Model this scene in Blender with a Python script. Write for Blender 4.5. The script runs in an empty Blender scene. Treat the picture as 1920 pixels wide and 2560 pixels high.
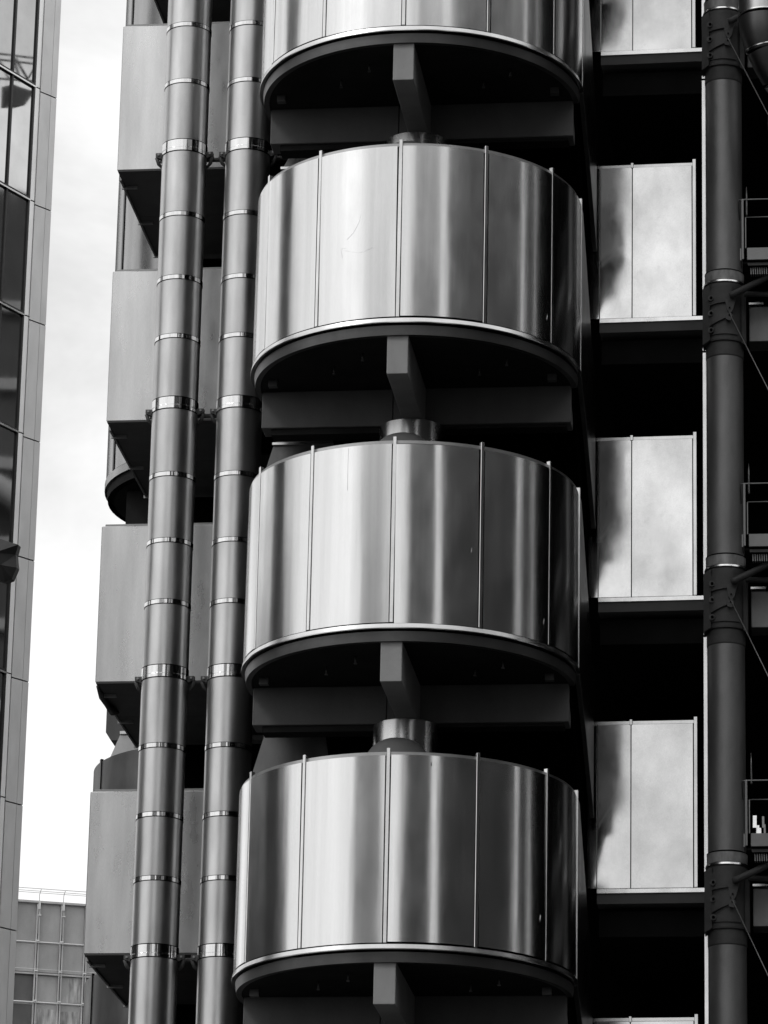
import bpy, math, random
from mathutils import Matrix, Vector
random.seed(7)
S = bpy.context.scene
PI = math.pi
R = math.radians

# ---------------------------------------------------------------- camera
cam_d = bpy.data.cameras.new('camera'); cam = bpy.data.objects.new('camera', cam_d)
S.collection.objects.link(cam); S.camera = cam
fw = Vector((-0.119436, 0.942329, 0.312652)); rt = Vector((0.992676, 0.119095, 0.020264)); up = Vector((0.018140, -0.312782, 0.949652))
cam.matrix_world = Matrix(((rt.x, up.x, -fw.x, 0), (rt.y, up.y, -fw.y, 0), (rt.z, up.z, -fw.z, 0), (0, 0, 0, 1)))
cam_d.sensor_fit = 'HORIZONTAL'; cam_d.sensor_width = 36.0
cam_d.lens = 36.0 * 10744.5 / 1920.0
cam_d.clip_start = 0.5; cam_d.clip_end = 3000
S.render.resolution_x = 768; S.render.resolution_y = 1024

# ---------------------------------------------------------------- world, sun, exposure
SUN_AZ = -52.0      # degrees from -y towards +x (negative: over the camera's left shoulder)
SUN_EL = 48.0
sun_dir = Vector((math.sin(R(SUN_AZ)) * math.cos(R(SUN_EL)), -math.cos(R(SUN_AZ)) * math.cos(R(SUN_EL)), math.sin(R(SUN_EL))))
w = bpy.data.worlds.new('World'); S.world = w; w.use_nodes = True
nt = w.node_tree; N = nt.nodes; L = nt.links
bg = N['Background']
sky = N.new('ShaderNodeTexSky'); sky.sky_type = 'NISHITA'; sky.sun_disc = False
sky.sun_elevation = R(SUN_EL); sky.sun_rotation = math.atan2(sun_dir.x, sun_dir.y)
sky.air_density = 1.0; sky.dust_density = 3.0; sky.ozone_density = 1.0
bw = N.new('ShaderNodeRGBToBW'); L.new(sky.outputs[0], bw.inputs[0])
tc = N.new('ShaderNodeTexCoord'); mp = N.new('ShaderNodeMapping'); L.new(tc.outputs['Generated'], mp.inputs[0])
mp.inputs['Scale'].default_value = (1.0, 1.0, 2.2); mp.inputs['Location'].default_value = (0.35, 0.1, 0.0)
nz = N.new('ShaderNodeTexNoise'); nz.inputs['Scale'].default_value = 4.2; nz.inputs['Detail'].default_value = 7; nz.inputs['Roughness'].default_value = 0.55
nz.inputs['Distortion'].default_value = 0.35
L.new(mp.outputs[0], nz.inputs[0])
cr = N.new('ShaderNodeMapRange'); cr.interpolation_type = 'SMOOTHSTEP'
cr.inputs['From Min'].default_value = 0.36; cr.inputs['From Max'].default_value = 0.60
cr.inputs['To Min'].default_value = 0.0; cr.inputs['To Max'].default_value = 1.0
L.new(nz.outputs['Fac'], cr.inputs['Value'])
mx = N.new('ShaderNodeMix'); mx.data_type = 'FLOAT'
L.new(cr.outputs[0], mx.inputs[0]); 
sc = N.new('ShaderNodeMath'); sc.operation = 'MULTIPLY_ADD'; sc.inputs[1].default_value = 0.30; sc.inputs[2].default_value = 5.5
L.new(bw.outputs[0], sc.inputs[0])
L.new(sc.outputs[0], mx.inputs[2]); mx.inputs[3].default_value = 9.4
L.new(mx.outputs[0], bg.inputs['Color']); bg.inputs['Strength'].default_value = 0.115

sd = bpy.data.lights.new('sun', 'SUN'); sd.energy = 0.9; sd.angle = R(14); sd.color = (1, 1, 1)
so = bpy.data.objects.new('sun', sd); S.collection.objects.link(so)
so.rotation_euler = sun_dir.to_track_quat('Z', 'Y').to_euler(); so.location = sun_dir * 200
S.view_settings.view_transform = 'Standard'; S.view_settings.look = 'None'
S.view_settings.exposure = 0.0; S.view_settings.gamma = 1.0; S.view_settings.use_curve_mapping = False

# ---------------------------------------------------------------- materials (all neutral greys)
def mat(name, base, metal=0.0, rough=0.5, var=0.08, streak=(1.5, 1.5, 1.5), aniso=0.0, bump=0.0, bump_sc=(2, 2, .3), rvar=0.05, fine=0.0, spots=0.0, spec=0.5):
    m = bpy.data.materials.new(name); m.use_nodes = True
    t = m.node_tree; n = t.nodes; l = t.links; b = n['Principled BSDF']
    tc = n.new('ShaderNodeTexCoord'); oi = n.new('ShaderNodeObjectInfo')
    ad = n.new('ShaderNodeVectorMath'); ad.operation = 'ADD'
    cm = n.new('ShaderNodeCombineXYZ'); ml = n.new('ShaderNodeMath'); ml.operation = 'MULTIPLY'; ml.inputs[1].default_value = 37.0
    l.new(oi.outputs['Random'], ml.inputs[0]); 
    for i in range(3): l.new(ml.outputs[0], cm.inputs[i])
    l.new(tc.outputs['Object'], ad.inputs[0]); l.new(cm.outputs[0], ad.inputs[1])
    def noise(scale, detail=5, rough_=0.55):
        mp = n.new('ShaderNodeMapping'); mp.inputs['Scale'].default_value = scale
        l.new(ad.outputs[0], mp.inputs[0])
        z = n.new('ShaderNodeTexNoise'); z.inputs['Scale'].default_value = 1.0; z.inputs['Detail'].default_value = detail; z.inputs['Roughness'].default_value = rough_
        l.new(mp.outputs[0], z.inputs[0]); return z.outputs['Fac']
    def mr(src, a, b_, lo=0.3, hi=0.7):
        r = n.new('ShaderNodeMapRange'); r.inputs['From Min'].default_value = lo; r.inputs['From Max'].default_value = hi
        r.inputs['To Min'].default_value = a; r.inputs['To Max'].default_value = b_; l.new(src, r.inputs['Value']); return r.outputs[0]
    def mul(a, b_):
        q = n.new('ShaderNodeMath'); q.operation = 'MULTIPLY'; l.new(a, q.inputs[0]); l.new(b_, q.inputs[1]); return q.outputs[0]
    v = mr(noise(streak), base * (1 - var), base * (1 + var))
    g = mr(noise(tuple(60 * s for s in streak), 3, .7), 1 - fine, 1 + fine)
    v = mul(v, g)
    if spots:
        v = mul(v, mr(noise((5, 5, 5), 8, .75), 1.0, 1 - spots, .58, .75))
    cc = n.new('ShaderNodeCombineColor'); [l.new(v, cc.inputs[i]) for i in range(3)]
    l.new(cc.outputs[0], b.inputs['Base Color'])
    b.inputs['Metallic'].default_value = metal; b.inputs['Specular IOR Level'].default_value = spec
    l.new(mr(noise((3, 3, 1.2), 6, .6), rough - rvar, rough + rvar), b.inputs['Roughness'])
    if aniso:
        b.inputs['Anisotropic'].default_value = aniso
        tg = n.new('ShaderNodeTangent'); tg.direction_type = 'RADIAL'; tg.axis = 'Z'
        l.new(tg.outputs[0], b.inputs['Tangent']); b.inputs['Anisotropic Rotation'].default_value = 0.25
    if bump:
        bp = n.new('ShaderNodeBump'); bp.inputs['Strength'].default_value = 1.0; bp.inputs['Distance'].default_value = bump
        l.new(noise(bump_sc, 2, .4), bp.inputs['Height']); l.new(bp.outputs[0], b.inputs['Normal'])
    return m

M = {
 'steel': mat('brushed_steel', .75, 1, .195, .06, (9, 9, .22), .75, .004, (3.2, 3.2, .30), .03, .05),
 'steel_rim': mat('rim_steel', .72, 1, .22, .10, (2, 2, 2), 0, .002, (3, 3, 3), .05, .05),
 'steel_flat': mat('flat_panel_steel', .68, 1, .12, .22, (1.3, 1.3, 1.0), 0, .004, (1.4, 1.4, 1.1), .05, .05, .12),  # broad blotches in the base colour stand in for reflected clouds
 'steel_shade': mat('flank_steel', .05, 1, .30, .12, (3, 3, .6), 0, .003, (2, 2, 1), .05, .06),  # near-black base takes the place of the dark reflections in the flank
 'tower_steel': mat('tower_steel', .38, 1, .26, .12, (3, 3, .5), .6, .004, (2, 2, .3), .04, .06),
 'steel_dull': mat('dull_steel', .42, 1, .38, .12, (3, 3, .6), 0, .004, (2, 2, 1), .05, .06),
 'duct': mat('galvanised_duct', .54, 1, .33, .14, (4, 4, .9), 0, .002, (4, 4, .8), .05, .06, .08),
 'duct_dark': mat('dark_duct', .16, 1, .42, .15, (4, 4, 2), 0, 0, (4, 4, 1), .05, .08),
 'polished': mat('polished_steel', .80, 1, .14, .10, (9, 9, .5), 0, .012, (11, 11, .4), .03, .03),
 'neck_steel': mat('neck_steel', .72, 1, .27, .08, (3, 3, .5), .5, .004, (5, 5, .4), .03, .03),
 'hood': mat('hood_steel', .15, 1, .34, .2, (3, 3, .8), 0, .003, (2, 2, 1), .05, .06, .2),
 'pod': mat('pod_cladding', .66, .9, .30, .18, (2.6, 2.6, .30), 0, .002, (1, 1, 1), .05, .07),
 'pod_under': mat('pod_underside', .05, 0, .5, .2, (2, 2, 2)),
 'pod_cap': mat('pod_cap', .30, .9, .45, .10, (2, 2, 2)),
 'concrete': mat('concrete', .12, 0, .85, .12, (2.5, 2.5, 1.2), 0, .004, (12, 12, 12), .05, .08, .10),
 'concrete_beam': mat('beam_concrete', .30, 0, .8, .10, (3, 3, 1.5), 0, .003, (15, 15, 15), .05, .08, .12),
 'soffit': mat('soffit_concrete', .024, 0, .9, .3, (1.2, 1.2, 1.2), 0, 0, (1, 1, 1), .05, .15, .3, .1),  # albedo lowered to put the underside shade into the colour
 'fascia': mat('fascia_metal', .12, .8, .42, .2, (2, 2, 2), 0, .002, (3, 3, 3), .05, .08),
 'column': mat('column_paint', .24, .75, .50, .16, (3, 3, 1.0), 0, .003, (9, 9, 9), .05, .08, .14),
 'collar': mat('collar_metal', .30, .5, .6, .35, (9, 9, 3), 0, .004, (14, 14, 6), .05, .1, .3),
 'cast': mat('cast_bracket', .075, .2, .62, .2, (5, 5, 5), 0, .003, (20, 20, 20), .05, .12, .15),
 'void': mat('dark_core', .002, 0, .9, .3, (1, 1, 1), spec=0),  # near black without gloss: shade of the recesses put into the colour
 'void2': mat('dark_slab', .010, 0, .8, .3, (1, 1, 1), spec=.1),  # shade on floor edges and decks put into the colour
 'line': mat('joint_shadow_gasket', .004, 0, .9, 0, spec=0),
 'rail': mat('rail_paint', .22, .5, .4, .1, (3, 3, 3)),
 'glass': mat('dark_glass', .58, 1, .03, .1, (1, 1, 1), 0, .001, (.6, .6, .5), .01),
 'frame': mat('black_frame', .02, 0, .4, .1),
 'fin': mat('fin_metal', .62, .9, .42, .05, (2, 2, 1), 0, 0, (1, 1, 1), .05, .05),
 'fin_light': mat('fin_light', .86, .9, .38, .04, (2, 2, 1)),
 'chrome': mat('bright_trim', .9, 1, .25, .03),
 'cloth': mat('dark_fabric', .022, 0, .7, .3, (2, 2, 2)),
 'far': mat('far_render', .40, 0, .85, .16, (.9, .9, .35), 0, 0, (1, 1, 1), .05, .10, .25),
 'far_rib': mat('far_rib', .50, 0, .7, .15, (1, 1, .6), 0, 0, (1, 1, 1), .05, .1, .2),
 'far_dark': mat('far_dark_pane', .11, 0, .35, .25, (.7, .7, .4), 0, 0, (1, 1, 1), .05, .1, .3),
 'far_sheet': mat('far_torn_sheet', .42, 0, .8, .5, (5, 5, .8), 0, 0, (1, 1, 1), .05, .2, .4),
 'far_white': mat('far_white_rod', .75, 0, .5, .05),
 'block': mat('block_stone', .06, 0, .9, .2, (.1, .1, .1)),
 'block_dark': mat('block_dark_stone', .026, 0, .9, .2, (.1, .1, .1)),
 'block_mid': mat('block_pale_stone', .30, 0, .9, .1, (.1, .1, .1)),
 'asphalt': mat('asphalt', .05, 0, .9, .2, (.5, .5, .5)),
 'scratch': mat('scratch_mark', .95, 1, .35, .02),
}

# ---------------------------------------------------------------- mesh helper
class MB:
    def __init__(s): s.v = []; s.f = []; s.sm = []
    def quad(s, *p, smooth=False):
        i = len(s.v); s.v += [tuple(a) for a in p]; s.f.append(tuple(range(i, i + len(p)))); s.sm.append(smooth); return s
    def box(s, x0, x1, y0, y1, z0, z1, bev=0.0):
        if bev:
            # chamfered vertical + horizontal edges on a simple box: octagon-like profile extrude in z with inset caps
            b = bev
            def ring(ix, z):
                return [(x0 + b + ix, y0 + ix, z), (x1 - b - ix, y0 + ix, z), (x1 - ix, y0 + b + ix, z), (x1 - ix, y1 - b - ix, z), (x1 - b - ix, y1 - ix, z), (x0 + b + ix, y1 - ix, z), (x0 + ix, y1 - b - ix, z), (x0 + ix, y0 + b + ix, z)]
            rs = [ring(b * .8, z0), ring(0, z0 + b), ring(0, z1 - b), ring(b * .8, z1)]
            i = len(s.v)
            for r_ in rs: s.v += r_
            for k in range(3):
                for j in range(8):
                    a = i + k * 8 + j; c = i + k * 8 + (j + 1) % 8
                    s.f.append((a, c, c + 8, a + 8)); s.sm.append(False)
            s.f.append(tuple(i + 7 - j for j in range(8))); s.sm.append(False)
            s.f.append(tuple(i + 24 + j for j in range(8))); s.sm.append(False)
            return s
        i = len(s.v)
        s.v += [(x0, y0, z0), (x1, y0, z0), (x1, y1, z0), (x0, y1, z0), (x0, y0, z1), (x1, y0, z1), (x1, y1, z1), (x0, y1, z1)]
        for f in ((0, 3, 2, 1), (4, 5, 6, 7), (0, 1, 5, 4), (1, 2, 6, 5), (2, 3, 7, 6), (3, 0, 4, 7)):
            s.f.append(tuple(i + a for a in f)); s.sm.append(False)
        return s
    def prism(s, pts, d):   # planar polygon pts extruded by vector d
        d = Vector(d); n = len(pts); i = len(s.v)
        s.v += [tuple(p) for p in pts] + [tuple(Vector(p) + d) for p in pts]
        s.f.append(tuple(i + n - 1 - k for k in range(n))); s.sm.append(False)
        s.f.append(tuple(i + n + k for k in range(n))); s.sm.append(False)
        for k in range(n):
            a = i + k; c = i + (k + 1) % n; s.f.append((a, c, c + n, a + n)); s.sm.append(False)
        return s
    def obox(s, o, dx, dy, z0, z1):  # box from origin o (x,y), edge vectors dx, dy
        o = Vector((o[0], o[1], 0)); dx = Vector((*dx, 0)); dy = Vector((*dy, 0))
        p = [o, o + dx, o + dx + dy, o + dy]
        return s.prism([(q.x, q.y, z0) for q in p], (0, 0, z1 - z0))
    def tube(s, path, r, n=12, caps=True):
        i = len(s.v); pr = None
        P = [Vector(p) for p in path]; rr = r if isinstance(r, (list, tuple)) else [r] * len(P)
        for k, p in enumerate(P):
            t = (P[min(k + 1, len(P) - 1)] - P[max(k - 1, 0)]).normalized()
            if pr is None: a = t.orthogonal().normalized()
            else: a = (pr - t * pr.dot(t)).normalized()
            pr = a; b = t.cross(a)
            for j in range(n):
                q = p + (a * math.cos(2 * PI * j / n) + b * math.sin(2 * PI * j / n)) * rr[k]; s.v.append(tuple(q))
        for k in range(len(P) - 1):
            for j in range(n):
                a = i + k * n + j; c = i + k * n + (j + 1) % n
                s.f.append((a, c, c + n, a + n)); s.sm.append(True)
        if caps:
            s.f.append(tuple(i + n - 1 - j for j in range(n))); s.sm.append(False)
            e = i + (len(P) - 1) * n; s.f.append(tuple(e + j for j in range(n))); s.sm.append(False)
        return s
    def lathe(s, prof, cx=0, cy=0, a0=0.0, a1=360.0, n=64, closed=False):
        # prof: (r,z) list; smooth round the axis, profile corners stay crisp (each segment its own strip)
        full = abs(a1 - a0) >= 359.9
        segs = list(zip(prof, prof[1:] + ([prof[0]] if closed else [])))[:len(prof) - (0 if closed else 1)]
        for (r0, z0), (r1, z1) in segs:
            i = len(s.v); m = n if full else n + 1
            for j in range(m):
                a = R(a0 + (a1 - a0) * j / n)
                s.v.append((cx + r0 * math.sin(a), cy - r0 * math.cos(a), z0)); s.v.append((cx + r1 * math.sin(a), cy - r1 * math.cos(a), z1))
            for j in range(n):
                a = i + 2 * j; b = i + 2 * ((j + 1) % m)
                s.f.append((a, b, b + 1, a + 1)); s.sm.append(True)
        if closed and not full:
            for aa, rev in ((a0, False), (a1, True)):
                a = R(aa); i = len(s.v)
                s.v += [(cx + r * math.sin(a), cy - r * math.cos(a), z) for r, z in prof]
                f = tuple(range(i, i + len(prof))); s.f.append(f[::-1] if rev else f); s.sm.append(False)
        return s
    def mesh(s, name):
        me = bpy.data.meshes.new(name); me.from_pydata(s.v, [], s.f)
        me.polygons.foreach_set('use_smooth', s.sm); me.update(); return me

def tag(o, label=None, cat=None, group=None, kind=None):
    for k, v in (('label', label), ('category', cat), ('group', group), ('kind', kind)):
        if v: o[k] = v
    return o
def obj(name, mb, m, parent=None, loc=(0, 0, 0)):
    me = mb.mesh(name) if isinstance(mb, MB) else mb
    if m is not None and len(me.materials) == 0: me.materials.append(M[m])
    o = bpy.data.objects.new(name, me); S.collection.objects.link(o); o.location = loc
    if parent: o.parent = parent
    return o
def thing(name, label, cat, loc, group=None):
    o = bpy.data.objects.new(name, None); S.collection.objects.link(o); o.location = loc; o.empty_display_size = .3
    return tag(o, label, cat, group)
def copy_tree(o, parent=None):
    c = o.copy(); S.collection.objects.link(c); c.parent = parent
    for ch in list(o.children):
        if ch.name in S.collection.objects: copy_tree(ch, c)
    return c

# ---------------------------------------------------------------- ground
tag(obj('ground', MB().quad((-900, -900, 0), (900, -900, 0), (900, 900, 0), (-900, 900, 0)), 'asphalt', loc=(0, 0, -1.62)), kind='structure')

# ================================================================ the big core of the tower, its unlit depth painted near black
core = thing('tower_core', 'unlit black recess of the building between and behind the steel drums and panels', 'building', (0, 60.6, -1.6))
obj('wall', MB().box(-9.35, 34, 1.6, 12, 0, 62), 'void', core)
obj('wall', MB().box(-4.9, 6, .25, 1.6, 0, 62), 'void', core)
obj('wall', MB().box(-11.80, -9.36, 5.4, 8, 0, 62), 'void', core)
for k in range(-1, 5):
    z = 20.11 + 4.2 * (k - 2) + 1.6
    # recessed beam and parapet glimpsed between the two ducts
    obj('beam', MB().box(-11.78, -9.37, 5.22, 5.4, z + 2.20, z + 2.76), 'soffit', core)
    obj('ledge', MB().box(-11.78, -9.37, 5.12, 5.4, z + 2.10, z + 2.17), 'concrete', core)
    # floor edge under the steel ledge on the right
    obj('floor_slab', MB().box(-4.24, -2.66, -2.62, .25, z + 1.30, z + 1.66), 'void2', core)
    obj('beam', MB().box(-8.9, -4.6, .9, 1.6, z + .2, z + .8), 'void2', core)
    obj('lamp', MB().box(-4.95 - .06, -4.95 + .06, -.4, -.32, z + 3.0, z + 3.05), 'concrete', core)

# ================================================================ drums (stair tower)
DR = 2.243; DX, DY = -6.534, 54.771
def arc_pts(r, a0, a1, n): return [(r * math.sin(R(a0 + (a1 - a0) * i / n)), -r * math.cos(R(a0 + (a1 - a0) * i / n))) for i in range(n + 1)]
gap = math.degrees(.036 / DR)
g_black = math.degrees(.038 / DR)

def make_drum():
    t = thing('stair_drum', '-', 'stair drum', (DX, DY, 11.71))
    # the steel skin: one curved sheet per bay
    sheet = MB().lathe([(DR, .025), (DR, 2.455), (DR - .03, 2.455), (DR - .03, .025)], a0=gap, a1=30 - gap, n=24, closed=True).mesh('panel')
    sheet.materials.append(M['steel'])
    for i in range(-3, 3):
        p = obj('panel', sheet, None, t); p.rotation_euler.z = R(30 * i)
    p = obj('panel', sheet, None, t); p.rotation_euler.z = R(-120)
    # inner liner seen as the black joints
    obj('liner', MB().lathe([(DR - .035, 0.0), (DR - .035, 2.46)], a0=-120, a1=90, n=96), 'line', t)
    mull = MB().box(-.025, .025, -DR - .008, -DR + .05, .02, 2.555, .006).mesh('mullion'); mull.materials.append(M['steel_rim'])
    for i in range(-3, 4):
        p = obj('mullion', mull, None, t); p.rotation_euler.z = R(30 * i)
    obj('top_ring', MB().lathe([(DR - .03, 2.465), (DR - .03, 2.508), (DR - .10, 2.512), (DR - .10, 2.465)], a0=-120, a1=90, n=96, closed=True), 'steel_dull', t)
    obj('bottom_rim', MB().lathe([(DR + .020, -.062), (DR + .022, -.05), (DR + .012, .004), (DR + .004, .010), (DR - .06, .010), (DR - .06, -.062)], a0=-120, a1=90, n=96, closed=True), 'steel_rim', t)
    obj('fascia', MB().lathe([(DR - .045, -.215), (DR - .030, -.085), (DR - .12, -.085), (DR - .12, -.215)], a0=-120, a1=90, n=96, closed=True), 'fascia', t)
    # floor plate (soffit) and roof
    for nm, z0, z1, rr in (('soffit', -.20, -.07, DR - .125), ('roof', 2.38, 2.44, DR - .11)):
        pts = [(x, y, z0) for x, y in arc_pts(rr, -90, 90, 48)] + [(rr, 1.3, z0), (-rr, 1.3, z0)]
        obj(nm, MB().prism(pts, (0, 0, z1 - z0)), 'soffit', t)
    # straight flank that runs down and back with the stair flight
    fl = [(0, 2.455), (.28, 2.455), (2.75, .62), (2.75, -1.25), (1.2, -.45), (0, .01)]
    fd = [(0, 2.455), (.28, 2.455), (2.72, .62), (2.72, -2.22), (1.2, -1.05), (0, -.30)]  # flight body carried lower to darken its reflection in the flat panels
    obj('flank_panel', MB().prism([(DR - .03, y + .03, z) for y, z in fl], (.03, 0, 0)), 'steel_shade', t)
    obj('flank_trim', MB().prism([(DR - .05, 0, .0), (DR - .05, 0, -.07), (DR - .05, 1.2, -.53), (DR - .05, 2.75, -1.33), (DR - .05, 2.75, -1.26), (DR - .05, 1.2, -.46)], (.06, 0, 0)), 'fascia', t)
    obj('stair_flight', MB().prism([(-1.2, y + .05, z - .12) for y, z in fd], (DR + 1.1, 0, 0)), 'void', t)
    obj('flank_panel', MB().prism([(-DR, y + .5, z) for y, z in [(0, .01), (0, 2.44), (1.2, 2.44), (1.2, .01)]], (.03, 0, 0)), 'steel_flat', t)
    # beams
    obj('axial_beam', MB().box(-.14, .14, -2.16, -.02, -.745, -.202, .008), 'concrete_beam', t)
    for x0, x1 in ((-2.11, -.31), (-.30, 2.12)):
        obj('cross_beam', MB().box(x0, x1, -.07, .30, -.725, -.202, .008), 'concrete', t)
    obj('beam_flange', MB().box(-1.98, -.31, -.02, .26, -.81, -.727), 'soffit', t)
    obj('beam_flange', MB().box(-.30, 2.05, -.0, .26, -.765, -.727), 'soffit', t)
    # central neck and the dome in front of it
    obj('neck', MB().lathe([(.44, 2.44), (.44, 3.44), (.40, 3.46)], cx=-.05, cy=0, n=64), 'neck_steel', t)
    dome = [(.47 * math.cos(R(a)) ** .8, 2.44 + .55 * math.sin(R(a)) ** .9) for a in range(0, 91, 6)]
    obj('dome', MB().lathe(dome, cx=-.03, cy=-1.05, n=48), 'concrete', t)
    # sloping hood over the stair behind
    hx = -2.21; hy = 56.6 - DY
    obj('hood', MB().prism([(hx - .02, hy, 3.88), (hx + .10, hy, 4.12), (2.0, hy, 4.12), (2.0, hy, 2.4), (hx - .30, hy, 2.4), (hx - .27, hy, 3.0)], (0, 1.1, 0)), 'hood', t)
    obj('hood_trim', MB().box(hx - .03, 1.9, hy - .05, hy, 3.88, 3.915), 'steel_rim', t)
    obj('hood_trim', MB().box(hx - .31, hx + .3, hy - .05, hy, 3.0, 3.03), 'steel_rim', t)
    # sprinkler heads and small lamps under the floor plate
    st = MB().tube([(0, 0, -.30), (0, 0, -.20)], .012, 8).box(-.02, .02, -.02, .02, -.315, -.30).mesh('sprinkler_head'); st.materials.append(M['fascia'])
    for x, y in ((-1.0, -1.0), (.95, -.85), (-.55, -1.5), (1.35, -1.2)):
        obj('sprinkler_head', st, None, t, (x, y, 0))
    lm = MB().box(-.06, .06, -.05, .05, -.29, -.20).mesh('soffit_lamp'); lm.materials.append(M['fascia'])
    for x in (-1.9, 1.9): obj('soffit_lamp', lm, None, t, (x, -.5, 0))
    return t

drum0 = make_drum()
dl = ['lowest full steel stair drum, its lower rim near the bottom edge of the picture',
      'third steel stair drum from the top, a thin dark streak on its left front sheet',
      'steel stair drum second from the top, with curved pale scratches on its left front sheet',
      'topmost steel stair drum, its upper part cut off by the picture edge',
      ]
drums = [drum0]
for k in range(1, 4):
    drums.append(copy_tree(drum0))
drums.append(copy_tree(drum0))   # one below: only its neck region and beam reach the picture
drums.append(copy_tree(drum0))   # one above the picture, mirrored in the flat panels
for k, d in enumerate(drums):
    kk = (0, 1, 2, 3, -1, 4)[k]
    d.location.z = 11.71 + 4.2 * kk
    d['group'] = 'stacked stair drums'
    for ch in d.children:
        if ch.name.split('.')[0] == 'panel':     # hand-fitted sheets: each sits a hair out of plumb
            ch.rotation_euler.x = random.uniform(-.006, .006); ch.rotation_euler.y = random.uniform(-.006, .006)
    d['label'] = dl[kk] if 0 <= kk < 4 else ('steel stair drum below the picture edge, beneath the lowest full drum' if kk < 0 else 'steel stair drum above the picture edge, mirrored in the topmost flat panels')
# marks on single drums
def on_drum(pts, r=.0010):
    return MB().tube([((DR + .001) * math.sin(R(a)), -(DR + .001) * math.cos(R(a)), z) for a, z in pts], r, 6)
obj('scratch', on_drum([(-13.5, 1.50), (-14.5, 1.38), (-16, 1.27), (-18.5, 1.18)]), 'scratch', drums[2])
obj('scratch', on_drum([(-20.5, 1.08), (-19.5, 1.03), (-17, 1.0), (-14, .97), (-12, .98), (-9, 1.02)]), 'scratch', drums[2])
obj('scratch', on_drum([(-20, .93), (-20.8, 1.05), (-18.8, 1.06)]), 'scratch', drums[2])
obj('streak_mark', on_drum([(-16, 2.43), (-16.1, 2.2), (-16, 1.85)], .002), 'fascia', drums[1])
obj('streak_mark', on_drum([(14, 2.38), (14.1, 2.33)], .004), 'fascia', drums[0])

for d_, marks in ((drums[2], ((57.2, .35),)), (drums[1], ((56.9, .3), (26.5, 1.05))), (drums[0], ((56.5, .55),))):
    for a, z in marks:
        o = obj('dent', MB().tube([((DR + .0004) * math.sin(R(a + q * .08)), -(DR + .0004) * math.cos(R(a + q * .08)), z + q * .03) for q in (-1.6, -.6, .6, 1.8)], [.001, .005, .004, .001], 8), 'steel_rim', d_)
# ================================================================ flat steel panels on the right
def make_bay():
    t = thing('panel_bay', '-', 'wall panels', (-2.77, 57.8, 13.60))
    z0, z1 = .14, 2.50
    for x0, x1 in ((-1.85, -1.497), (-1.489, -1.028), (-1.018, -.160)):
        obj('panel', MB().box(x0, x1, 0, .03, z0, z1 - .02, .003), 'steel_flat', t)
    obj('backing', MB().box(-1.86, -.15, .032, .10, z0, z1 - .04), 'line', t)
    obj('post', MB().box(-.148, -.098, -.02, .10, z0, z1 + .07, .004), 'steel_rim', t)
    obj('post_stub', MB().box(-1.045, -1.005, -.012, .06, z1 - .03, z1 + .05, .004), 'steel_rim', t)
    obj('top_cap', MB().box(-1.85, -.152, .035, .12, z1 - .01, z1 + .035), 'steel_rim', t)
    obj('ledge', MB().box(-1.49, .0, -.03, .12, .064, .128, .004), 'chrome', t)
    obj('slab_edge', MB().box(-1.49, .02, -.01, .3, -.08, .062), 'concrete', t)
    return t
bay0 = make_bay(); bay0.rotation_euler.z = R(-1.5)
bl = {0: 'lowest full bay of flat steel panels, level with the lowest full drum',
      1: 'third bay of bright flat steel panels from the top, left of the column',
      2: 'second bay of flat steel panels from the top, beside the second drum',
      3: 'bright flat steel panels cut off by the top edge of the picture',
      -1: 'flat steel panels with only their top edge showing at the picture bottom'}
bays = {}
for i, k in enumerate((0, 1, 2, 3, -1)):
    b = bay0 if i == 0 else copy_tree(bay0)
    b.location.z = 13.52 + 4.2 * k
    b['label'] = bl[k]; b['group'] = 'flat steel panel bays'; bays[k] = b

# slim bright post strip between panels and column
for k in range(-1, 4):
    zb = 11.71 + 4.2 * k
    t = thing('cladding_strip', {3: 'white steel strip left of the column, cut by the top edge', 2: 'white steel strip left of the column above the second clamp from the top',
              1: 'white steel strip left of the column, between the second and third clamps from the top', 0: 'white steel strip left of the column, between the third and lowest clamps', -1: 'white steel strip left of the column below the lowest clamp'}[k], 'steel strip', (-2.725, 57.2, zb), 'white strips beside the column')
    obj('strip', MB().box(-.026, .028, 0, .12, 1.95, 5.36, .003), 'chrome', t)
    obj('cap', MB().box(-.026, .028, 0, .12, 5.385, 5.435, .004), 'chrome', t)
    obj('backing', MB().box(-.02, .024, .02, .12, 5.355, 5.39), 'line', t)

# ================================================================ concrete column with clamps
col = thing('concrete_column', 'tall round concrete column at the right of the picture', 'column', (-2.418, 56.76, -1.6))
obj('shaft', MB().lathe([(.257, 0), (.257, 45)], n=64), 'column', col)
for k in range(-1, 5):
    zb = 11.71 + 4.2 * k + 1.6
    obj('collar', MB().lathe([(.258, 1.995), (.276, 2.0), (.276, 2.135), (.259, 2.15)], n=64), 'collar', col, (0, 0, zb))
    obj('collar_gasket', MB().lathe([(.258, 2.15), (.279, 2.137), (.279, 2.147), (.258, 2.16)], n=64), 'line', col, (0, 0, zb))
    obj('collar_lip', MB().lathe([(.262, 1.955), (.298, 1.958), (.290, 1.985), (.262, 1.995)], n=64), 'chrome', col, (0, 0, zb))
    obj('lower_band', MB().lathe([(.258, .86), (.266, .88), (.266, 1.06), (.259, 1.08)], n=64), 'cast', col, (0, 0, zb))

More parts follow.
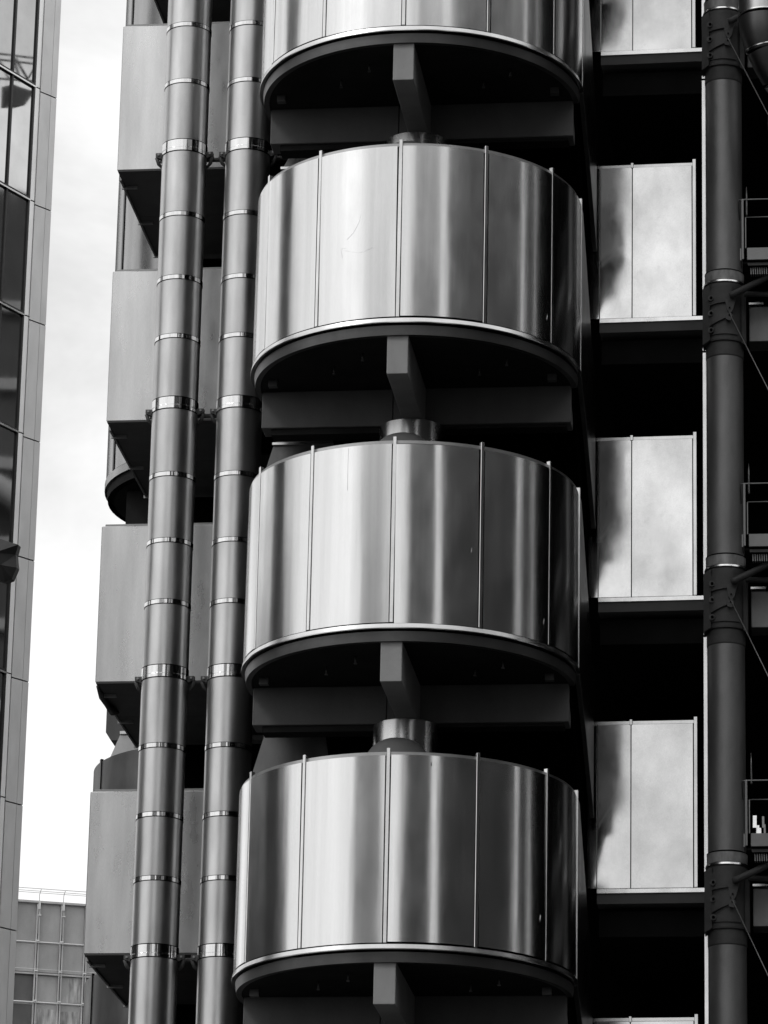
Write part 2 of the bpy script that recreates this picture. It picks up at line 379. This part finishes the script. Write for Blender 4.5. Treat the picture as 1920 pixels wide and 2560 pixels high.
def make_clamp():
    t = thing('column_clamp', '-', 'clamp', (-2.418, 56.76, 11.71))
    c = (-.005, 0)
    obj('sleeve', MB().lathe([(.288, 1.08), (.292, 1.10), (.292, 1.93), (.27, 1.95), (.26, 1.95), (.26, 1.08), (.288, 1.08)], a0=-80, a1=80, n=48), 'cast', t)
    # flat side wings
    obj('wing', MB().prism([(-.300, -.20, 1.035), (-.195, -.262, 1.085), (-.195, -.262, 1.92), (-.300, -.20, 1.87)], (0, .26, 0)), 'cast', t)
    obj('wing', MB().prism([(.305, -.16, 1.03), (.245, -.20, 1.06), (.245, -.20, 1.90), (.305, -.16, 1.88)], (0, .22, 0)), 'cast', t)
    # jaws: curved plates with sloping lower edges standing proud of the sleeve
    def jaw(name, a0, a1, top, bot, r0, r1, n=16):
        mb = MB(); P = []
        for i in range(n + 1):
            u = i / n; a = R(a0 + (a1 - a0) * u)
            zt = top[0] + (top[1] - top[0]) * u; zb_ = bot[0] + (bot[1] - bot[0]) * u
            P.append([(r * math.sin(a), -r * math.cos(a), z) for r, z in ((r1, zb_), (r1, zt), (r0, zt), (r0, zb_))])
        for i in range(n):
            for j in range(4):
                mb.quad(P[i][j], P[i + 1][j], P[i + 1][(j + 1) % 4], P[i][(j + 1) % 4], smooth=False)
        mb.quad(*P[0][::-1]); mb.quad(*P[-1])
        obj(name, mb, 'cast', t)
    jaw('jaw', -42, 22, (1.83, 1.90), (1.60, 1.64), .293, .325)
    jaw('jaw', -42, 10, (1.52, 1.58), (1.28, 1.40), .293, .330)
    jaw('jaw', -42, 40, (1.26, 1.26), (1.16, 1.16), .293, .312)
    # triangular tongue that takes the brace
    obj('tongue', MB().prism([(.02, -.335, 1.66), (.21, -.30, 1.82), (.13, -.335, 1.50), (.09, -.345, 1.44), (.05, -.345, 1.50)], (0, .03, 0)), 'cast', t)
    obj('tongue_eye', MB().prism([(.03, -.345, 1.36), (.10, -.345, 1.34), (.13, -.345, 1.42), (.09, -.345, 1.47), (.04, -.345, 1.44)], (0, .03, 0)), 'cast', t)
    for x, z in ((-.175, 1.70), (-.175, 1.47), (-.175, 1.22), (.085, 1.53), (.08, 1.42)):
        y = -math.sqrt(max(.325 ** 2 - x * x, 0))
        rr = .042 if x < 0 else .024
        b = obj('bolt', MB().tube([(x, y + .01, z), (x - .006 * (x < 0), y - .028, z)], rr, 12), 'cast', t)
        obj('bolt_head', MB().tube([(x, y - .026, z), (x, y - .045, z)], rr * .5, 6), 'line', b)
    return t
cl0 = make_clamp()
cll = {3: 'dark bolted clamp on the concrete column at the top right corner', 2: 'dark bolted clamp on the column beside the second ledge from the top', 1: 'dark bolted clamp on the column beside the third ledge from the top', 0: 'lowest dark bolted clamp on the concrete column, beside the lowest ledge'}
for i, k in enumerate((0, 1, 2, 3)):
    c = cl0 if i == 0 else copy_tree(cl0)
    c.location.z = 11.71 + 4.2 * k; c['label'] = cll[k]; c['group'] = 'clamps on the column'

# braces and tie rods
names = {3: 'topmost clamp', 2: 'second clamp from the top', 1: 'third clamp from the top', 0: 'lowest clamp'}
for k in range(0, 4):
    zb = 11.71 + 4.2 * k
    b = obj('brace_pipe', MB().tube([(-2.33, 56.38, zb + 1.70), (-2.27, 56.37, zb + 1.715), (-2.05, 56.3, zb + 1.80), (-1.75, 56.22, zb + 1.925), (-1.2, 56.1, zb + 2.12)], .047, 16), 'cast')
    tag(b, 'dark diagonal brace pipe rising to the right from the ' + names[k], 'brace pipe', 'brace pipes')
    b = obj('cross_pipe', MB().tube([(-2.13, 56.5, zb + 1.76), (-1.2, 56.5, zb + 1.74)], .038, 12), 'cast')
    tag(b, 'thin level dark pipe behind the brace pipe of the ' + names[k], 'pipe', 'level pipes behind the braces')
    b = obj('tie_rod', MB().tube([(-2.33, 56.35, zb + 1.42), (-1.75, 56.2, zb + .12), (-1.2, 56.05, zb - 1.1)], .0075, 8), 'rail')
    tag(b, 'thin steel tie rod slanting down to the right from the ' + names[k], 'tie rod', 'tie rods')
    b = thing('edge_beam', 'grey concrete edge beam right of the column behind the ' + names[k], 'beam', (-2.07, 56.85, zb + 1.20), 'edge beams right of the column')
    obj('beam', MB().box(-.01, 2.2, 0, .4, -.02, .50, .008), 'column', b)
    obj('top_flashing', MB().box(-.01, .20, -.02, .3, .53, .56), 'chrome', b)
    # balcony
    if k < 3:
        t = thing('service_balcony', 'narrow service balcony with rails, right of the column above the ' + names[k], 'balcony', (-2.13, 56.0, zb), 'service balconies')
        obj('top_rail', MB().tube([(-.055, .30, 2.80), (-.06, .12, 2.97), (-.045, .02, 2.985), (0, 0, 2.985), (1.2, 0, 2.985)], .010, 8), 'rail', t)
        obj('mid_rail', MB().tube([(.045, .02, 2.725), (1.2, .02, 2.725)], .008, 8), 'rail', t)
        obj('post', MB().box(-.012, .016, -.01, .015, 2.09, 2.98), 'rail', t)
        obj('post', MB().box(.036, .050, .01, .03, 2.26, 2.72), 'rail', t)
        obj('end_plate', MB().box(-.036, -.018, -.01, .30, 2.07, 2.25), 'rail', t)
        obj('kick_board', MB().box(.060, 1.2, -.01, .03, 2.075, 2.255, .004), 'column', t)
        obj('deck', MB().box(.0, 1.2, .05, .9, 2.04, 2.07), 'void2', t)
        obj('edge_trim', MB().box(.07, 1.2, .04, .06, 2.01, 2.05), 'cast', t)
        for i in range(14):
            x = .105 + i * .031
            obj('louvre_blade', MB().prism([(x, .10, 1.90), (x + .014, .10, 1.90), (x + .010, .10, 2.0), (x - .004, .10, 2.0)], (0, .1, 0)), 'rail', t)
    # dark back wall strip + slim steel duct tail beside the column
    b = obj('duct_tail', MB().tube([(-2.125 + .006 * (3 - k), 57.3, zb + z) for z in (3.27, 3.29, 3.55, 3.72)], [.014, .016, .012, .003], 12), 'steel_dull')
    tag(b, 'small bright tapering steel tail right of the column above the ' + names[k], 'duct tail', 'bright duct tails')
    b = obj('duct_bend', MB().tube([(-1.72 + .34 * (1 - math.cos(R(a))) * .4, 57.4, zb + .55 + .32 * math.sin(R(a))) for a in range(-90, 91, 15)], .10, 20), 'duct_dark')
    tag(b, 'dim curved duct at the right picture edge, below and right of the ' + names[k].replace(' from the top', ''), 'duct', 'dim duct bends')

# plates added and tilted to the sky, standing in for bright window reflections
for i, (x, z, h, wd, tilt) in enumerate(((-2.03, 2.42, .19, .05, .3), (-1.99, 2.30, .20, .045, .5), (-1.955, 2.27, .17, .03, .35), (-1.915, 2.42, .16, .03, .1), (-1.895, 2.27, .20, .025, .1))):
    o = obj('steel_offcut', MB().box(-wd / 2, wd / 2, -.004, .004, 0, h), 'chrome' if i < 3 else 'steel_dull', loc=(x, 56.35, 11.71 + z))
    o.rotation_euler = (-tilt, 0, .05 * i)
    tag(o, ['widest bright upright steel piece on the lowest balcony', 'bright lower steel piece in front of the widest one on the lowest balcony', 'narrow bright steel sliver on the lowest balcony', 'upper dull steel piece at the right on the lowest balcony', 'rightmost dull steel sliver on the lowest balcony'][i], 'steel piece', 'steel pieces on the lowest balcony')

# steel duct with elbow, top right corner
t = thing('elbow_duct', 'large steel duct with a tapering dark elbow in the top right corner', 'duct', (-1.79, 55.75, 25.72))
obj('pipe', MB().lathe([(.37, .04), (.37, 6)], n=64), 'duct', t)
obj('seam_ring', MB().lathe([(.37, .02), (.385, .025), (.385, .045), (.37, .05)], n=64), 'chrome', t)
path = [(0, 0, .02), (0, .01, -.10), (.02, .03, -.25), (.05, .07, -.40)]
obj('elbow_section', MB().tube(path, [.368, .362, .345, .315], 48, False), 'duct_dark', t)
obj('seam_ring', MB().tube([(.05, .07, -.392), (.052, .072, -.405)], .334, 48, False), 'chrome', t)
obj('elbow_section', MB().tube([(.05, .07, -.415), (.11, .12, -.60), (.20, .22, -.80)], [.313, .29, .26], 48, False), 'duct_dark', t)
obj('elbow_section', MB().tube([(.20, .22, -.80), (.42, .4, -1.10), (.8, .7, -1.35)], [.258, .24, .22], 48, True), 'duct_dark', t)

# wall right of the column, painted black in place of deep shade
rw = thing('back_wall', 'black wall behind the balconies at the right edge', 'wall', (0, 58.2, -1.6))
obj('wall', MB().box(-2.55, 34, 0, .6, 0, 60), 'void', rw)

# ================================================================ service pods on the left
PX0, PX1, PY0, PY1 = -12.19, -10.44, 61.75, 65.35
def make_pod():
    t = thing('service_pod', '-', 'service pod', (PX0, PY0, 13.65))
    W = PX1 - PX0; D = PY1 - PY0
    obj('front_panel', MB().box(0, W, 0, .05, 0, 2.49, .012), 'pod', t)
    obj('side_panel', MB().box(0, .05, .052, D, 0, 2.49, .01), 'pod', t)
    obj('side_panel', MB().box(W - .05, W, .052, D, 0, 2.49, .01), 'pod', t)
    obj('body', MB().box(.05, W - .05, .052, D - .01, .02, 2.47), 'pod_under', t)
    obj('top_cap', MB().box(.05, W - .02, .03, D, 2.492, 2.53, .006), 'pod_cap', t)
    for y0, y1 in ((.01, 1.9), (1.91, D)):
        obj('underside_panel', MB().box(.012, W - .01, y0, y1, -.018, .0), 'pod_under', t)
    obj('bottom_trim', MB().box(-.012, .02, .3, D, -.045, .012), 'pod_cap', t)
    for y in (.60, 2.10, 3.55):
        obj('fixing_plate', MB().box(-.03, .22, y, y + .03, -.07, -.018), 'pod_cap', t)
    # horizontal support tube and clamp frame in front
    obj('support_tube', MB().tube([(.9, -1.15, -.36), (3.4, -1.15, -.36)], .035, 12), 'cast', t)
    return t
pod0 = make_pod()
pl = {0: 'lowest grey box pod at the left, above the tiled wall', 1: 'grey box pod at the left, second from the bottom, with a mottled underside',
      2: 'grey box pod at the left with faint drip streaks, second below the top', 3: 'topmost fully visible grey box pod at the left',
      4: 'box pod above the top edge at the left, only its dark underside showing'}
for i in range(5):
    p = pod0 if i == 0 else copy_tree(pod0)
    p.location.z = 13.65 + 4.2 * i; p['label'] = pl[i]; p['group'] = 'box pods on the left tower'

t = obj('sheeting_bundle', MB().tube([(-12.18, 61.9, 17.83), (-12.20, 62.4, 17.80), (-12.19, 62.75, 17.77), (-12.16, 63.1, 17.76), (-12.13, 63.4, 17.83)], [.02, .05, .035, .06, .02], 9), 'cast')
tag(t, 'lumpy dark bundle clinging under the left edge of the second lowest grey pod', 'bundle')
# ================================================================ the two round ducts
def make_duct(name_lab, x, y):
    r = .345
    t = thing('vertical_duct', name_lab, 'duct', (x, y, -1.6), 'round ducts left of the drums')
    zs = []
    for k in range(-3, 5):
        z = 17.43 + 4.2 * (k) + 1.6     # bottom of the wide band
        zs.append(z)
    cuts = []
    for z in zs:
        cuts += [z, z + 1.165, z + 2.12, z + 3.16]
    cuts = [c for c in cuts if 0 < c < 40]
    prev = 0
    for i, c in enumerate(cuts + [40]):
        obj('pipe_section', MB().lathe([(r - .004, prev + .001), (r, prev + .006), (r, c - .006), (r - .004, c - .001)], n=64), 'duct', t)
        prev = c
    for z in zs:
        if not 0 < z < 40: continue
        obj('wide_band', MB().lathe([(r + .001, z + .002), (r + .010, z + .006), (r + .010, z + .052), (r + .004, z + .055), (r + .004, z + .060), (r + .010, z + .063), (r + .010, z + .182), (r + .001, z + .186)], n=64), 'polished', t)
        obj('band_gasket', MB().lathe([(r + .001, z - .008), (r + .006, z - .006), (r + .006, z + .002)], n=64), 'line', t)
        obj('band_gasket', MB().lathe([(r + .001, z + .186), (r + .006, z + .188), (r + .006, z + .196), (r + .001, z + .198)], n=64), 'line', t)
        for sgn in (-1, 1):
            e = obj('clamp_ear', MB().prism([(sgn * (r - .02), -.04, z - .02), (sgn * (r + .10), -.04, z + .03), (sgn * (r + .10), -.04, z + .09), (sgn * (r - .02), -.04, z + .09)][::sgn], (0, .10, 0)), 'cast', t)
            obj('clamp_bolt', MB().tube([(sgn * (r + .055), -.07, z + .055), (sgn * (r + .055), -.038, z + .055)], .018, 8), 'rail', e)
            obj('clamp_hook', MB().tube([(sgn * (r + .09), .0, z + .03), (sgn * (r + .06), .03, z - .07), (sgn * (r - .01), .08, z - .13)], [.03, .028, .02], 8), 'cast', t)
        for dz in (1.165, 2.12, 3.16):
            c = z + dz
            if c > 40: continue
            obj('narrow_band', MB().lathe([(r + .001, c - .032), (r + .007, c - .030), (r + .007, c + .030), (r + .001, c + .032)], n=64), 'polished', t)
            obj('band_gasket', MB().lathe([(r + .001, c - .042), (r + .005, c - .040), (r + .005, c - .033)], n=64), 'line', t)
            obj('band_gasket', MB().lathe([(r + .005, c + .033), (r + .005, c + .038), (r + .001, c + .040)], n=64), 'line', t)
    return t
make_duct('left one of the two tall round metal ducts, in front of the grey pods', -10.87, 60.38)
make_duct('right one of the two tall round metal ducts, next to the drums', -9.885, 60.40)

# ================================================================ second drum tower behind the pods
TX, TY = -11.49, 70.0
t = thing('rear_stair_tower', 'rounded steel stair tower seen in the gaps behind the left pods', 'stair tower', (TX, TY, -1.6))
def tower_skin(z0, z1, mt):
    e = None
    for i in range(-3, 3):
        o = obj('panel', MB().lathe([(DR, z0), (DR, z1), (DR - .03, z1), (DR - .03, z0)], a0=30 * i + gap, a1=30 * i + 30 - gap, n=16, closed=True), mt, t)
    for i in range(-3, 4):
        m_ = obj('mullion', MB().box(-.03, .03, -DR - .016, -DR + .03, z0, z1 + .04), 'steel_shade', t); m_.rotation_euler.z = R(30 * i)
    obj('liner', MB().lathe([(DR - .04, z0), (DR - .04, z1)], n=64, a0=-95, a1=95), 'line', t)
for z0, z1 in ((25.3, 27.8), (27.9, 30.9), (31.0, 34.8)):
    tower_skin(z0, z1, 'tower_steel')
obj('bottom_rim', MB().lathe([(DR + .02, 25.14), (DR + .02, 25.28), (DR - .1, 25.28), (DR - .1, 25.14)], n=64), 'steel_dull', t)
obj('fascia', MB().lathe([(DR - .04, 24.98), (DR - .02, 25.13), (DR - .2, 25.13), (DR - .2, 24.98)], n=64), 'soffit', t)
obj('soffit', MB().lathe([(0.01, 24.97), (DR - .15, 24.97)], n=64), 'soffit', t)
obj('neck', MB().box(-1.72, 1.7, -1.0, 1.0, 21.2, 24.96), 'soffit', t)
obj('cross_beam', MB().prism([(-1.95, -.8, 20.72), (-1.86, -.8, 20.58), (1.9, -.8, 20.58), (1.9, -.8, 21.15), (-1.95, -.8, 21.15)], (0, .5, 0)), 'concrete', t)
obj('hood', MB().prism([(-1.66, -1.0, 20.62), (0.8, -1.0, 20.62), (1.8, -1.0, 19.9), (-1.95, -1.0, 19.9)], (0, .8, 0)), 'steel_dull', t)
obj('hood_trim', MB().box(-1.66, .8, -1.05, -1.0, 20.62, 20.67), 'steel_rim', t)
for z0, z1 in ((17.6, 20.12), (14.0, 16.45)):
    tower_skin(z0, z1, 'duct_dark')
obj('roof', MB().lathe([(0.01, 20.05), (DR - .04, 20.05)], n=64), 'soffit', t)
obj('wall', MB().box(-1.5, 1.5, -.5, 1.5, 0, 18), 'void', t)

# ================================================================ glass office building, far left
lb = thing('glass_office', 'glass office block with pale metal corner fins at the left picture edge', 'building', (-23.545, 107.0, -1.6))
d = Vector((-.4269, -.9043)); nrm = Vector((.9043, -.4269))
H0 = 48.07 + 1.6; P = 3.365
rows = [H0 + P * (i - 12) for i in range(0, 17)]
mpos = [0.03, 1.02, 2.04, 3.06, 4.08, 5.10, 6.12]
for r_, z in enumerate(rows[:-1]):
    for j in range(len(mpos) - 1):
        a, b = mpos[j] + .045, mpos[j + 1] - .045
        o = obj('pane', MB().obox((d * a), (d * (b - a)), (-nrm * .03), z + .05, z + P - .05), 'glass', lb)
    # transom
    obj('transom', MB().obox(nrm * .05, d * 6.2, -nrm * .10, z - .05, z + .05), 'frame', lb)
    obj('transom_trim', MB().obox(nrm * .075, d * 6.2, -nrm * .02, z - .060, z - .015), 'chrome', lb)
    # corner fins per storey: three facets in plan
    pf = [Vector((0.0, 0.0)), Vector((.125, .18)), Vector((.355, .49)), Vector((.485, .665))]
    for q, (m_, dz) in enumerate((('fin_light', 0.0), ('fin', -.10), ('fin', -.10))):
        p0, p1 = pf[q], pf[q + 1]; e = (p1 - p0); l = e.length; e = e / l
        off = Vector((e.y, -e.x)) * (.0 if q == 0 else .03)
        obj('corner_fin', MB().obox(p0 + e * .004 + off, e * (l - .008), Vector((-e.y, e.x)) * .06, z + dz + .018, z + P + dz - .018), m_, lb)
for x in mpos:
    obj('mullion', MB().obox(d * (x - .035) + nrm * .045, d * .07, -nrm * .09, 0, rows[-1]), 'frame', lb)
obj('structure', MB().obox(d * 0 - nrm * .07 + Vector((.02, .1)), d * 6.2, -nrm * 14, 0, rows[-1]), 'frame', lb)
obj('return_wall', MB().obox(pf[3], Vector((-2, 3.0)), Vector((-6, 0)), 0, rows[-1]), 'fin', lb)

# dark folded cloth in front of the glass block
mb = MB()
A = [(0, 0, 0), (.95, -.35, -.50), (1.62, -.55, -.78), (1.55, -.45, -.98), (1.60, -.5, -1.3), (1.48, -.4, -1.53), (1.3, -.3, -1.57), (1.05, -.2, -1.45), (.5, -.1, -1.3), (-.1, 0, -1.2)]
Bk = [(x, y + .28, z + .03) for x, y, z in A]
mid = [(.55, -.55, -.62), (1.1, -.62, -.98), (1.25, -.55, -1.25)]
vs = A + Bk + mid; nA = len(A)
faces = [(0, 1, 20), (1, 2, 21), (1, 21, 20), (2, 3, 21), (3, 4, 22), (3, 22, 21), (4, 5, 22), (5, 6, 22), (6, 7, 22), (7, 8, 22), (8, 20, 21), (8, 21, 22), (8, 9, 20), (9, 0, 20)]
faces += [tuple(range(19, 9, -1))] + [(i, i + nA, (i + 1) % nA + nA, (i + 1) % nA) for i in range(nA)]
mb.v = vs; mb.f = faces; mb.sm = [False] * len(faces)
t = thing('folded_banner', 'dark folded cloth banner hanging out in front of the glass block at the left edge', 'banner', (-21.15, 90.0, 29.85))
obj('cloth', mb, 'cloth', t)
obj('pole', MB().tube([(-2.2, .1, -.2), (.4, .05, -.25)], .04, 8), 'frame', t)

# ================================================================ far grid-clad building, lower left
fb = thing('grid_building', 'distant weathered building with a ribbed grid front and roof rail, lower left', 'building', (-53.78, 250.0, -1.6))
e = Vector((4.173, 1.485)); e.normalize(); nb = Vector((e.y, -e.x))
def FB(name, s0, s1, z0, z1, m_, out=0.0, th=.1, par=None):
    return obj(name, MB().obox(e * s0 + nb * out, e * (s1 - s0), -nb * th, z0 + 1.6, z1 + 1.6), m_, par or fb)
colS = [-4.35 + 1.475 * i for i in range(0, 9)]
rowz = [58.70, 56.10, 54.25, 52.42, 50.57, 48.7, 46.9]
FB('wall', -6, 8, -1.6, 58.55, 'far_rib', -.32, 6)
for i in range(len(colS) - 1):
    for j in range(len(rowz) - 1):
        s0, s1 = colS[i] + .13, colS[i + 1] - .13
        z1, z0 = rowz[j] - .08, rowz[j + 1] + .08
        dark = (j == 2 and i <= 3) or (j >= 3 and i <= 3)
        if j == 2: z1 -= .05
        FB('infill_panel', s0, s1, z0, z1, 'far_dark' if dark else 'far', -.16 if not dark else -.22, .1)
for i, s in enumerate(colS):
    FB('rib', s - .11, s - .03, 46, 58.5, 'far_rib', .02, .34); FB('rib', s + .03, s + .11, 46, 58.5, 'far_rib', .02, .34)
for j, z in enumerate(rowz[1:6]):
    if j in (0, 2, 4):
        o = obj('rod', MB().tube([(*(e * -6 + nb * .12), z + 1.6), (*(e * 8 + nb * .12), z + 1.6)], .045, 8), 'far_white', fb)
    else:
        FB('transom', -6, 8, z - .1, z, 'far_rib', .01, .3)
        obj('rod', MB().tube([(*(e * -6 + nb * .12), z + 1.8), (*(e * 8 + nb * .12), z + 1.8)], .015, 6), 'far_white', fb)
    for s in colS:
        n_ = obj('rod_bracket', MB().tube([(*(e * (s - .10) + nb * .16), z + 1.68), (*(e * (s + .10) + nb * .16), z + 1.68)], .05, 8), 'far_white', fb)
for pts in ([(3.55, 54.0), (3.9, 54.1), (4.3, 54.2), (4.3, 52.6), (3.1, 52.5), (3.35, 52.9), (3.6, 53.1), (3.6, 53.5)], [(1.6, 52.05), (2.5, 52.1), (3.2, 52.0), (4.3, 52.05), (4.3, 49.5), (2.9, 49.3), (2.6, 50.6), (1.9, 50.2), (1.7, 51.1)]):
    obj('torn_sheeting', MB().prism([(*(e * a - nb * .14), b + 1.6) for a, b in pts], (-nb.x * .02, -nb.y * .02, 0)), 'far_sheet', fb)
FB('coping', -6, 8, 58.55, 58.68, 'far_rib', .05, .5)
for s in colS:
    c0 = e * s
    pts = [(*(c0 + nb * .1), 58.2), (*(c0 + nb * .1), 60.65), (*(c0 + nb * .05 + e * .05), 60.85), (*(c0 - nb * .1 + e * .12), 61.05), (*(c0 - nb * .35 + e * .16), 61.12)]
    obj('rail_post', MB().tube(pts, .025, 6), 'far_rib', fb)
    obj('rail_bracket', MB().obox(c0 - e * .03 + nb * .12, e * .12, -nb * .1, 59.75, 60.25), 'far_white', fb)
    obj('rail_bracket', MB().obox(c0 - e * .03 + nb * .12, e * .18, -nb * .1, 59.35, 59.42), 'far_white', fb)
for (o_, z) in ((.1, 60.75), (.1, 60.86), (-.1, 61.05), (-.35, 61.12)):
    obj('rail', MB().tube([(*(e * -6 + nb * o_), z), (*(e * 8 + nb * o_), z)], .016, 6), 'far_rib', fb)

# ================================================================ the street's other buildings: they show in the steel as dark and light bands
def block(az0, az1, dist, h, m_, label, cx=DX, cy=DY, depth=18, ledge=True):
    am = (az0 + az1) / 2; hw = dist * math.tan(R((az1 - az0) / 2))
    c = Vector((cx + dist * math.sin(R(am)), cy - dist * math.cos(R(am)), -1.6))
    t = thing('office_block', label, 'building', c); t.rotation_euler.z = R(am)
    # local frame: +y faces the tower
    n = max(1, int(hw * 2 / 3.2)); fl = int(h / 3.6)
    mbw = MB().box(-hw, hw, -depth, -.25, 0, h)
    obj('wall', mbw, m_, t)
    pier = MB()
    for i in range(n + 1):
        x = -hw + (2 * hw - .5) * i / n; pier.box(x, x + .5, -.249, .12, 0, h - .02)
    tag(obj('pier', pier, m_, t), kind='stuff')
    sp = MB()
    for j in range(1, fl + 1): sp.box(-hw + .01, hw - .01, -.248, .02, j * 3.6 - .8, j * 3.6)
    tag(obj('spandrel', sp, m_, t), kind='stuff')
    obj('cornice', MB().box(-hw - .3, hw + .3, -depth, .5, h, h + .7), m_, t)
    return t
block(3.5, 21.5, 88, 64, 'block', 'broad dark office block mirrored as the dark band at the middle of the drums')
block(26, 82.5, 92, 80, 'block_dark', 'widest dark office block mirrored across the right half of the drums')
block(84.6, 94.3, 80, 74, 'block_dark', 'narrow dark tower mirrored near the right side of the drums')
block(95.4, 125, 60, 60, 'block_dark', 'dark block along the side street to the right of the tower')
block(-29, -11, 120, 60, 'block_mid', 'pale stone office tower mirrored as a soft grey band left of the drum centre')
block(-107, -92, 66, 62, 'block', 'dark slab block mirrored near the left side of the drums')
block(-128, -80, 74, 39, 'block', 'low dark block mirrored only in the lower drums at far left')
# high block beyond, mirrored in the glass facade
t = thing('rear_office_block', 'tall dark office block mirrored in the glass block at far left', 'building', (34, 140, -1.6)); t.rotation_euler.z = R(-64.5)
obj('wall', MB().box(-26, 26, 0, 14, 0, 69), 'block', t)
obj('roof_plant', MB().prism([(-26, 0, 69), (26, 0, 69), (10, 0, 75), (-4, 0, 72)], (0, 10, 0)), 'block', t)
for i, (x0, z0, x1, z1) in enumerate(((-26, 60, 4, 30), (-26, 44, 20, 68), (-10, 20, 26, 52), (-26, 12, 26, 34), (-26, 26, 2, 2))):
    obj('diagonal_brace', MB().tube([(x0, -.9, z0), (x1, -.9, z1)], .55, 8), 'block_mid', t)
for i in range(14):
    obj('facade_fin', MB().box(-26 + i * 1.1, -25.6 + i * 1.1, -1.6, -.4, 36, 50), 'block_mid', t)
fr = MB()
for j in range(1, 20): fr.box(-26, 26, -.35, 0, j * 3.6 - .5, j * 3.6)
tag(obj('spandrel', fr, 'block_mid', t), kind='stuff')
# window-cleaning crane mirrored in the glass
t = thing('window_cleaning_crane', 'dark lattice jib with cradle mirrored in the upper glass at far left', 'crane', (-7.6, 114.4, 55.0))
def cr_bar(a, b, r_=.05, nm='lattice_bar'): return obj(nm, MB().tube([(a[0] + 7.6, a[1] - 114.4, a[2] - 55.0), (b[0] + 7.6, b[1] - 114.4, b[2] - 55.0)], r_, 6), 'frame', t)
cr_bar((-8.6, 111.9, 56.0), (-7.0, 116.0, 57.3), .035, 'rail'); cr_bar((-8.58, 111.9, 55.8), (-7.0, 116.0, 57.1), .035, 'rail')
cr_bar((-8.5, 112.2, 55.2), (-7.0, 116.0, 56.5), .035, 'rail'); cr_bar((-7.63, 114.39, 56.71), (-7.38, 115.0, 56.2), .045); cr_bar((-7.7, 114.3, 56.6), (-7.5, 114.7, 56.0), .045)
cr_bar((-7.36, 115.05, 56.3), (-7.2, 115.4, 56.9), .035); cr_bar((-7.9, 113.7, 56.3), (-7.7, 114.2, 55.9), .04)
obj('cradle', MB().prism([(.35, .92, .90), (0, -.02, .80), (.04, 0, .08), (.25, .56, .30)], (.4, -.2, 0)), 'frame', t)
obj('cradle', MB().prism([(-.05, -.55, .75), (-.6, -1.9, .35), (-.5, -1.7, -.4), (-.2, -.9, -.1)], (.4, -.2, 0)), 'frame', t)
